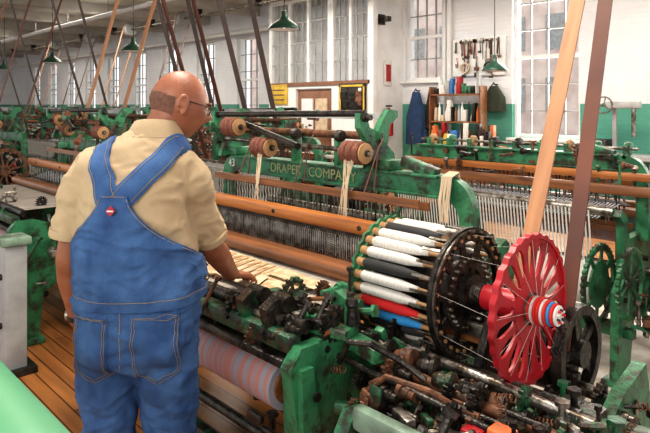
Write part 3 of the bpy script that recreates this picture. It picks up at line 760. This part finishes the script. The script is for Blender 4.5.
def panel_grid(mb, f_lo, f_hi, z0, z1, nz=70, nt=110, off=.012):
    k = mb.mi(DENIM); G = []; E1 = []; E2 = []
    for i in range(nz+1):
        z = z0+(z1-z0)*i/nz; a0, a1 = f_lo(z), f_hi(z); row = []
        for j in range(nt+1):
            row.append(surf(a0+(a1-a0)*j/nt, z, off))
        G.append(row); E1.append(row[0]); E2.append(row[-1])
    Vt = [[mb.bm.verts.new(p) for p in r] for r in G]
    Vi = [[mb.bm.verts.new(p-(V((p.x-.013,p.y,0)).normalized()*.018)) for p in r] for r in G]
    for i in range(nz):
        for j in range(nt):
            mb.face([Vt[i][j],Vt[i][j+1],Vt[i+1][j+1],Vt[i+1][j]], k)
        mb.face([Vt[i][0],Vt[i+1][0],Vi[i+1][0],Vi[i][0]], k); mb.face([Vt[i][nt],Vt[i+1][nt],Vi[i+1][nt],Vi[i][nt]], k)
    for j in range(nt): mb.face([Vt[nz][j],Vt[nz][j+1],Vi[nz][j+1],Vi[nz][j]], k)
    return E1, E2, G[-1]
def ss(t): t = max(0,min(1,t)); return t*t*(3-2*t)
CA = -.14
def half(z):
    if z < 1.13: return 2.0
    t = (z-1.13)/(1.385-1.13)
    return .26+1.74*(1-t)**1.5
mb = MB()
e1,e2,tp = panel_grid(mb, lambda z: CA*ss((z-1.1)/.2)-half(z), lambda z: CA*ss((z-1.1)/.2)+half(z), 1.04, 1.385)
fb = panel_grid(mb, lambda z: math.pi-(1.15 if z<1.12 else .62), lambda z: math.pi+(1.15 if z<1.12 else .62), 1.04, 1.36, 20, 30)
def off_pts(pts, d=.003): 
    return [p+V((p.x-.013,p.y,0)).normalized()*d for p in pts]
BV = BVHTree.FromPolygons([v.co.copy() for v in shirt.data.vertices], [list(p.vertices) for p in shirt.data.polygons])
def strap(mb, pts, w, sidehint, w2=None):
    P = []
    def cr(p0,p1,p2,p3,t): return .5*((2*p1)+(p2-p0)*t+(2*p0-5*p1+4*p2-p3)*t*t+(3*p1-p0-3*p2+p3)*t**3)
    Q = [V(p) for p in pts]; Q = [Q[0]*2-Q[1]]+Q+[Q[-1]*2-Q[-2]]
    for s in range(len(Q)-3):
        for i in range(8): P.append(cr(Q[s],Q[s+1],Q[s+2],Q[s+3],i/8))
    P.append(Q[-2])
    k = mb.mi(DENIM); L = []
    for i,p in enumerate(P):
        t = (P[min(i+1,len(P)-1)]-P[max(i-1,0)]).normalized()
        loc,nor,_,_ = BV.find_nearest(p); side = t.cross(nor).normalized(); row = []; wi = w+(w2-w)*i/(len(P)-1) if w2 else w
        for j in range(5):
            q = loc+side*(j/4-.5)*wi; l2,n2,_,_ = BV.find_nearest(q); row.append(l2+n2*(.014 if 0<j<4 else .010))
        L.append(row)
    for _ in range(2):
        L = [L[0]]+[[(L[i-1][j]+L[i][j]*2+L[i+1][j])/4 for j in range(5)] for i in range(1,len(L)-1)]+[L[-1]]
    vt = [[mb.bm.verts.new(p) for p in r] for r in L]
    for i in range(len(L)-1):
        for j in range(4): mb.face([vt[i][j],vt[i][j+1],vt[i+1][j+1],vt[i+1][j]], k)
    for e in (0,4):
        vb = [mb.bm.verts.new(r[e]+(r[2]-r[e])*.05-(BV.find_nearest(r[e])[1])*.014) for r in L]
        for i in range(len(L)-1): mb.face([vt[i][e],vt[i+1][e],vb[i+1],vb[i]], k)
    return [r[1]*.6+r[0]*.4 for r in L],[r[3]*.6+r[4]*.4 for r in L]
s1 = strap(mb, [(-.02,-.17,1.33),(-.06,-.16,1.43),(-.088,-.12,1.50),(-.095,-.04,1.545),(-.09,.05,1.52),(-.08,.13,1.40),(-.07,.15,1.33)], .078, 1, .05)
s2 = strap(mb, [(-.03,-.17,1.33),(.045,-.16,1.42),(.118,-.11,1.495),(.138,-.03,1.53),(.13,.05,1.50),(.11,.13,1.40),(.10,.15,1.33)], .078, 1, .05)
pan = mb.obj('overalls_bib', MAN, 70)
bpy.data.objects.remove(torso_only)
mb = MB()
for e in (off_pts(e1[3:],.002),off_pts(e2[3:],.002)): mb.tube([p+V((0,0,-.008)) for p in e], .0010, STITCH, 5)
mb.tube(off_pts(tp[8:-8],.003), .0010, STITCH, 5)
for s in (s1,s2):
    for e in s:
        mb.tube([p+BV.find_nearest(p)[1]*.002 for p in e[:26]], .0009, STITCH, 5)
BO = BVHTree.FromPolygons([v.co.copy() for v in ov.data.vertices], [list(p.vertices) for p in ov.data.polygons])
def proj(x,z,off):
    h = BO.ray_cast(V((x,-1,z)), V((0,1,0)))
    if h[0] is None: return V((x,0,z))
    return h[0]+h[1]*off
def pocket(x0_,x1_,z0_,z1_):
    k = mb.mi(DENIM); n = 24; G = []
    for i in range(n+1):
        row = []
        for j in range(n+1):
            u = j/n; v_ = i/n; x_ = x0_+(x1_-x0_)*u; drop = (1-v_)*.025*(1-abs(u-.5)*2)
            edge = 0 if (0<i<n and 0<j<n) else 1
            row.append(mb.bm.verts.new(proj(x_, z0_+(z1_-z0_)*v_-drop, .008 if not edge else .001)))
        G.append(row)
    for i in range(n):
        for j in range(n): mb.face([G[i][j],G[i][j+1],G[i+1][j+1],G[i+1][j]], k)
    for ins in (.007,.014):
        pl = []
        for i in range(17): pl.append((x0_+ins, z1_-ins-(z1_-z0_-2*ins)*i/16))
        for i in range(1,17):
            u = i/16; pl.append((x0_+ins+(x1_-x0_-2*ins)*u, z0_+ins-.025*(1-abs(u-.5)*2)))
        for i in range(1,17): pl.append((x1_-ins, z0_+ins+(z1_-z0_-2*ins)*i/16))
        mb.tube([proj(a,b_,.010) for a,b_ in pl], .0008, STITCH, 5)
        mb.tube([proj(x0_+ins+(x1_-x0_-2*ins)*i/16, z1_-ins,.010) for i in range(17)], .0008, STITCH, 5)
pocket(.035,.172,.83,1.03); pocket(-.150,-.03,.83,1.03)
mb.tube([proj(.006,1.06-i*.02,.001) for i in range(13)], .0012, STITCH, 5)
wp = [surf(-1.9+3.8*i/110,1.07,.0135) for i in range(111)]
mb.tube(wp, .0009, STITCH, 5)
for th in (1.55,1.75,-1.55,-1.75):
    p = surf(th,1.095,.018); d = V((math.sin(th),-math.cos(th),0)); mb.lathe(p,d,[(0,.009),(.004,.009),(.006,.005)],BRASS,12)
c0 = surf(CA,1.345,.02); d = V((math.sin(CA),-math.cos(CA),.05)).normalized(); rx_ = V((math.cos(CA),math.sin(CA),0))
M = Matrix((rx_,d,rx_.cross(d))).transposed()
M45 = M@Matrix.Rotation(math.radians(45),3,'Y')
mb.box(c0,(.022,.004,.022),RED,M45); mb.box(c0+d*.003,(.020,.002,.004),PAPER,M)
mb.obj('stitching_and_pockets', MAN, 60)
mb = MB()
col = []
for zoff, r, o in ((1.545,.098,0),(1.575,.086,.0),(1.600,.074,.004),(1.603,.070,.004),(1.57,.075,0)):
    col.append([V((.058+o+math.cos(a)*r, .034+math.sin(a)*r*.92, zoff+.012*math.sin(a)*-1)) for a in [2*math.pi*j/36 for j in range(36)]])
mb.loft(col, SHIRT, False)
mb.tube([V((.055+math.cos(a)*.098,.033+math.sin(a)*.09,1.546-.012*math.sin(a))) for a in [2*math.pi*j/36 for j in range(37)]], .004, SHIRT, 6)
def hem(c, ax, r):
    mb.lathe(V(c)-V(ax).normalized()*.014, ax, [(0,r-.004),(.001,r+.001),(.02,r+.001),(.028,r-.002),(.029,r-.01)], SHIRT, 28)
hem(LE+V((.002,0,.080)), LE-LS, .065); hem(RE+V((0,-.012,.035)), (RE-RS), .068)
mb.obj('collar_and_cuffs', MAN, 60)

mb = MB()
mb.loft([ell(z,rx-.028,ry-.028,cx,cy) for z,rx,ry,cx,cy in TOR], SKIN)
HC = V((.124,.075,1.662)); HY = math.radians(-58)
HR = Matrix.Rotation(HY,3,'Z')@Matrix.Rotation(math.radians(-14),3,'X')
mb.tube([V((.055,.03,1.52)),V((.075,.04,1.575)),HC+HR@V((0,-.025,-.06))], [.066,.062,.062], SKIN, 24)
bm2 = bmesh.new(); bmesh.ops.create_icosphere(bm2, subdivisions=5, radius=1)
hk = mb.mi(SKIN); vm = {}
def g(x,s): return math.exp(-(x/s)**2)
headpts = []
for v in bm2.verts:
    x,y,z = v.co; X_,Y_,Z_ = x*.079,y*.101,z*.115
    if z < 0:
        X_ *= 1-.20*(-z)**1.3
        if y < 0: Y_ *= 1-.32*(-z)
        else: Y_ += .004*(-z)
    if z > .2 and y > 0: Y_ *= 1-.10*(z-.2)
    if y > 0:
        Y_ += .026*g(x,.16)*g(z+.22,.17)*y + .012*g(x,.12)*g(z+.02,.2)
        Y_ += .006*g(z-.20,.10)*g(x,.6)
        Y_ -= .010*g(abs(x)-.38,.16)*g(z-.03,.13)
        Y_ += .007*g(x,.3)*g(z+.58,.10) - .004*g(z+.64,.03)*g(x,.3)
        Y_ += .010*g(x,.35)*g(z+.90,.16)
        X_ += math.copysign(.004,x)*g(abs(x)-.6,.2)*g(z+.2,.2)
    p = V((X_,Y_,Z_)); headpts.append(p); vm[v] = mb.bm.verts.new(HC+HR@p)
for f in bm2.faces: mb.face([vm[v] for v in f.verts], hk)
for sx in (-1,1):
    e0 = V((sx*.080,-.012,-.005))
    pts = [e0+V((sx*.008,.012*math.cos(a)*1.3-.004,.031*math.sin(a))) for a in [math.radians(q) for q in range(-100,211,20)]]
    mb.tube([HC+HR@p for p in pts], .0055, SKIN, 8)
    mb.tube([HC+HR@(e0+V((-sx*.006,0,.018))),HC+HR@(e0+V((sx*.001,-.002,0))),HC+HR@(e0+V((-sx*.006,.0,-.02)))], [.012,.014,.010], SKIN, 10)
mb.tube([V((-.08,0,1.42)),LS+V((.01,0,-.02)),LS.lerp(LE,.5),LE,LE.lerp(LW,.3)+V((-.004,0,0)),LE.lerp(LW,.7),LW], [.045,.045,.046,.044,.045,.036,.029], SKIN, 18)
mb.tube([V((.08,0,1.42)),RS+V((-.01,0,-.02)),RS.lerp(RE,.5),RE,RE.lerp(RW,.3)+V((.004,0,0)),RE.lerp(RW,.7),RW], [.045,.045,.047,.045,.046,.037,.030], SKIN, 18)
def hand(w, d, n, s, curl, spread=.10):
    d = V(d).normalized(); n = V(n); n = (n-d*n.dot(d)).normalized(); s_ = d.cross(n); 
    if s_.dot(V(s)) < 0: s_ = -s_
    rings = []
    for t,hw,ht in ((-.02,.027,.022),(.01,.029,.019),(.035,.039,.017),(.06,.043,.016),(.088,.042,.013),(.097,.036,.009)):
        rings.append([w+d*t+s_*math.cos(a)*hw+n*math.sin(a)*ht for a in [2*math.pi*j/20 for j in range(20)]])
    mb.loft(rings, SKIN)
    for i,(o,L,r) in enumerate(((.031,.072,.0088),(.0105,.081,.0092),(-.0105,.075,.0088),(-.031,.058,.0078))):
        p = w+d*.082+s_*o; a = 0; pts = [p-d*.01]; dd = (d+s_*o*spread*22*.14).normalized(); rs = [r]
        for q,f in enumerate((.46,.30,.24)):
            a += curl[q]*(1+.12*i); dv = dd*math.cos(a)+n*math.sin(a); p = p+dv*L*f; pts.append(p); rs.append(r*(1-.07*(q+1)))
        mb.tube(pts, rs, SKIN, 10)
        mb.lathe(pts[-1]-(pts[-1]-pts[-2]).normalized()*.004, pts[-1]-pts[-2], [(0,rs[-1]*.98),(.004,rs[-1]*.8),(.007,rs[-1]*.35)], SKIN, 10)
    tb = w+d*.022+s_*.026+n*.004
    mb.tube([tb-s_*.012,tb+s_*.012+d*.018+n*.006,tb+s_*.024+d*.044+n*.012,tb+s_*.026+d*.068+n*.018], [.014,.013,.0105,.008], SKIN, 10)
hand(LW, (.02,.10,-1), (1,.2,0), (0,1,0), (.35,.45,.35))
hand(RW, (.45,.80,-.27), (0,-.1,-1), (-1,0,0), (.22,.22,.2), .6)
for sx in (-1,1):
    cx = .012+sx*.098
    mb.tube([V((cx*.9,0,.98)),V((cx,0,.8)),V((cx,.005,.5)),V((cx+sx*.008,-.005,.28)),V((cx+sx*.01,-.01,.09))], [.07,.07,.055,.05,.036], SKIN, 16)
body = mb.obj('body', MAN); remeshed(body, .0050, 3)
mb = MB()
def H(x,y,z): return HC+HR@V((x,y,z))
for sx in (-1,1):
    mb.lathe(H(sx*.029,.078,.004), HR@V((0,1,0)), [(0,.002),(.002,.009),(.008,.011),(.013,.006),(.0145,.001)], PAPER, 14)
    mb.lathe(H(sx*.029,.0915,.004), HR@V((0,1,0)), [(0,.005),(.001,.002)], BLACK, 10)
    mb.tube([H(sx*.012,.101,.022),H(sx*.03,.101,.027),H(sx*.05,.090,.022)], [.003,.004,.002], HAIR, 6)
    ring = [H(sx*.031+math.cos(a)*.023, .108-.012*abs(.031+sx*math.cos(a)*.023)/.05, .004+math.sin(a)*.018) for a in [2*math.pi*j/20 for j in range(21)]]
    mb.tube(ring, .0018, BLACK, 6)
    mb.tube([H(sx*.054,.096,.008),H(sx*.081,.06,.010),H(sx*.087,.0,.012),H(sx*.086,-.02,.0)], .0018, BLACK, 6)
mb.tube([H(-.009,.110,.008),H(0,.114,.010),H(.009,.110,.008)], .0016, BLACK, 6)
mb.tube([H(-.022,.090,-.071),H(0,.103,-.070),H(.022,.090,-.071)], [.002,.003,.002], mat('lips',(.30,.09,.07),.5), 6)
mb.tube([H(-.026,.090,-.060),H(-.01,.103,-.056),H(.01,.103,-.056),H(.026,.090,-.060)], [.003,.005,.005,.003], HAIR, 8)
mb.obj('face_details', MAN, 60)
mb = MB(); k = mb.mi(HAIR); vm = {}
def inhair(p): 
    z = p.z/.115; y = p.y/.101
    return (-.48 < z < .10-.10*y) and y < .15-.5*max(0,-z-.1) and not (abs(p.x)>.055 and -.34<y<.2 and z<.0 and z>-.5)
for f in bm2.faces:
    ps = [headpts[v.index] for v in f.verts]
    c = (ps[0]+ps[1]+ps[2])/3
    if inhair(c):
        vs = []
        for v in f.verts:
            if v not in vm: vm[v] = mb.bm.verts.new(HC+HR@(headpts[v.index]*1.003))
            vs.append(vm[v])
        mb.face(vs, k)
mb.obj('cropped_hair', MAN, 80)
bm2.free()
mb = MB()
wd = (LW-LE).normalized(); mb.lathe(LW-wd*.035, wd, [(0,.032),(.001,.035),(.016,.035),(.017,.032)], BLACK, 24)
mb.lathe(LW-wd*.026+V((-.030,-.006,0)), (-1,-.2,0), [(0,.016),(.008,.016),(.009,.012)], STEEL, 20)
mb.obj('wrist_watch', MAN)
mb = MB()
for sx in (-1,1):
    cx = .012+sx*.108
    rings = []
    for y,w,h in ((-.10,.03,.05),(-.085,.042,.11),(-.03,.045,.12),(.03,.046,.10),(.09,.05,.075),(.15,.048,.06),(.185,.03,.04)):
        rings.append([V((cx+math.cos(a)*w, y, .022+max(0,math.sin(a))*h*.9+min(0,math.sin(a))*.004)) for a in [2*math.pi*j/20 for j in range(20)]])
    mb.loft(rings, BOOT); mb.box((cx,.04,.012),(.098,.29,.024),BLACK,None,.01)
mb.obj('work_boots', MAN, 60)

# ------------------------------------------------------------------ light
w = bpy.data.worlds.new('World'); scene.world = w; w.use_nodes = True
bg = w.node_tree.nodes['Background']; bg.inputs[0].default_value = (.97,.97,.98,1); bg.inputs[1].default_value = 1.05
def area(loc, rot, sx, sy, e, col=(1,.92,.82), name='fill_light'):
    L = bpy.data.lights.new('area', 'AREA'); L.shape = 'RECTANGLE'; L.size = sx; L.size_y = sy; L.energy = e; L.color = col
    o = bpy.data.objects.new(name, L); COL.objects.link(o); o.location = loc; o.rotation_euler = rot
for x,e in ((-3,200),(-9,200),(-16,150),(-24,120)): area((x,6.6,4.0), (0,0,0), 4.5, 1.6, e)  # added fill lights under the ceiling to brighten the interior, no fixtures
area((-2.2,1.6,3.95), (0,0,0), 2.0, .8, 110)  # added fill over the front loom, no fixture
area((0.5,-3.0,3.0), (math.radians(62),0,math.radians(25)), 3, 1.6, 90, (1,.94,.86))  # added fill light, unseen behind the camera
for x in (-4.79,-1.8,1.2):
    area((x,10.3,2.6), (math.radians(-78),0,0), 1.6, 2.8, 150, (1,.96,.9), 'window_daylight')
cam = bpy.data.cameras.new('Camera'); co = bpy.data.objects.new('Camera', cam); COL.objects.link(co)
co.location = (0,0,1.66); co.rotation_euler = (math.radians(90),0,math.radians(46.4))
cam.lens = 33.23; cam.sensor_width = 36; cam.shift_y = -.1715; cam.clip_start = .05
scene.camera = co
scene.view_settings.view_transform = 'Standard'
scene.view_settings.exposure = .25
try: scene.view_settings.look = 'Medium High Contrast'
except Exception as e: print(e)
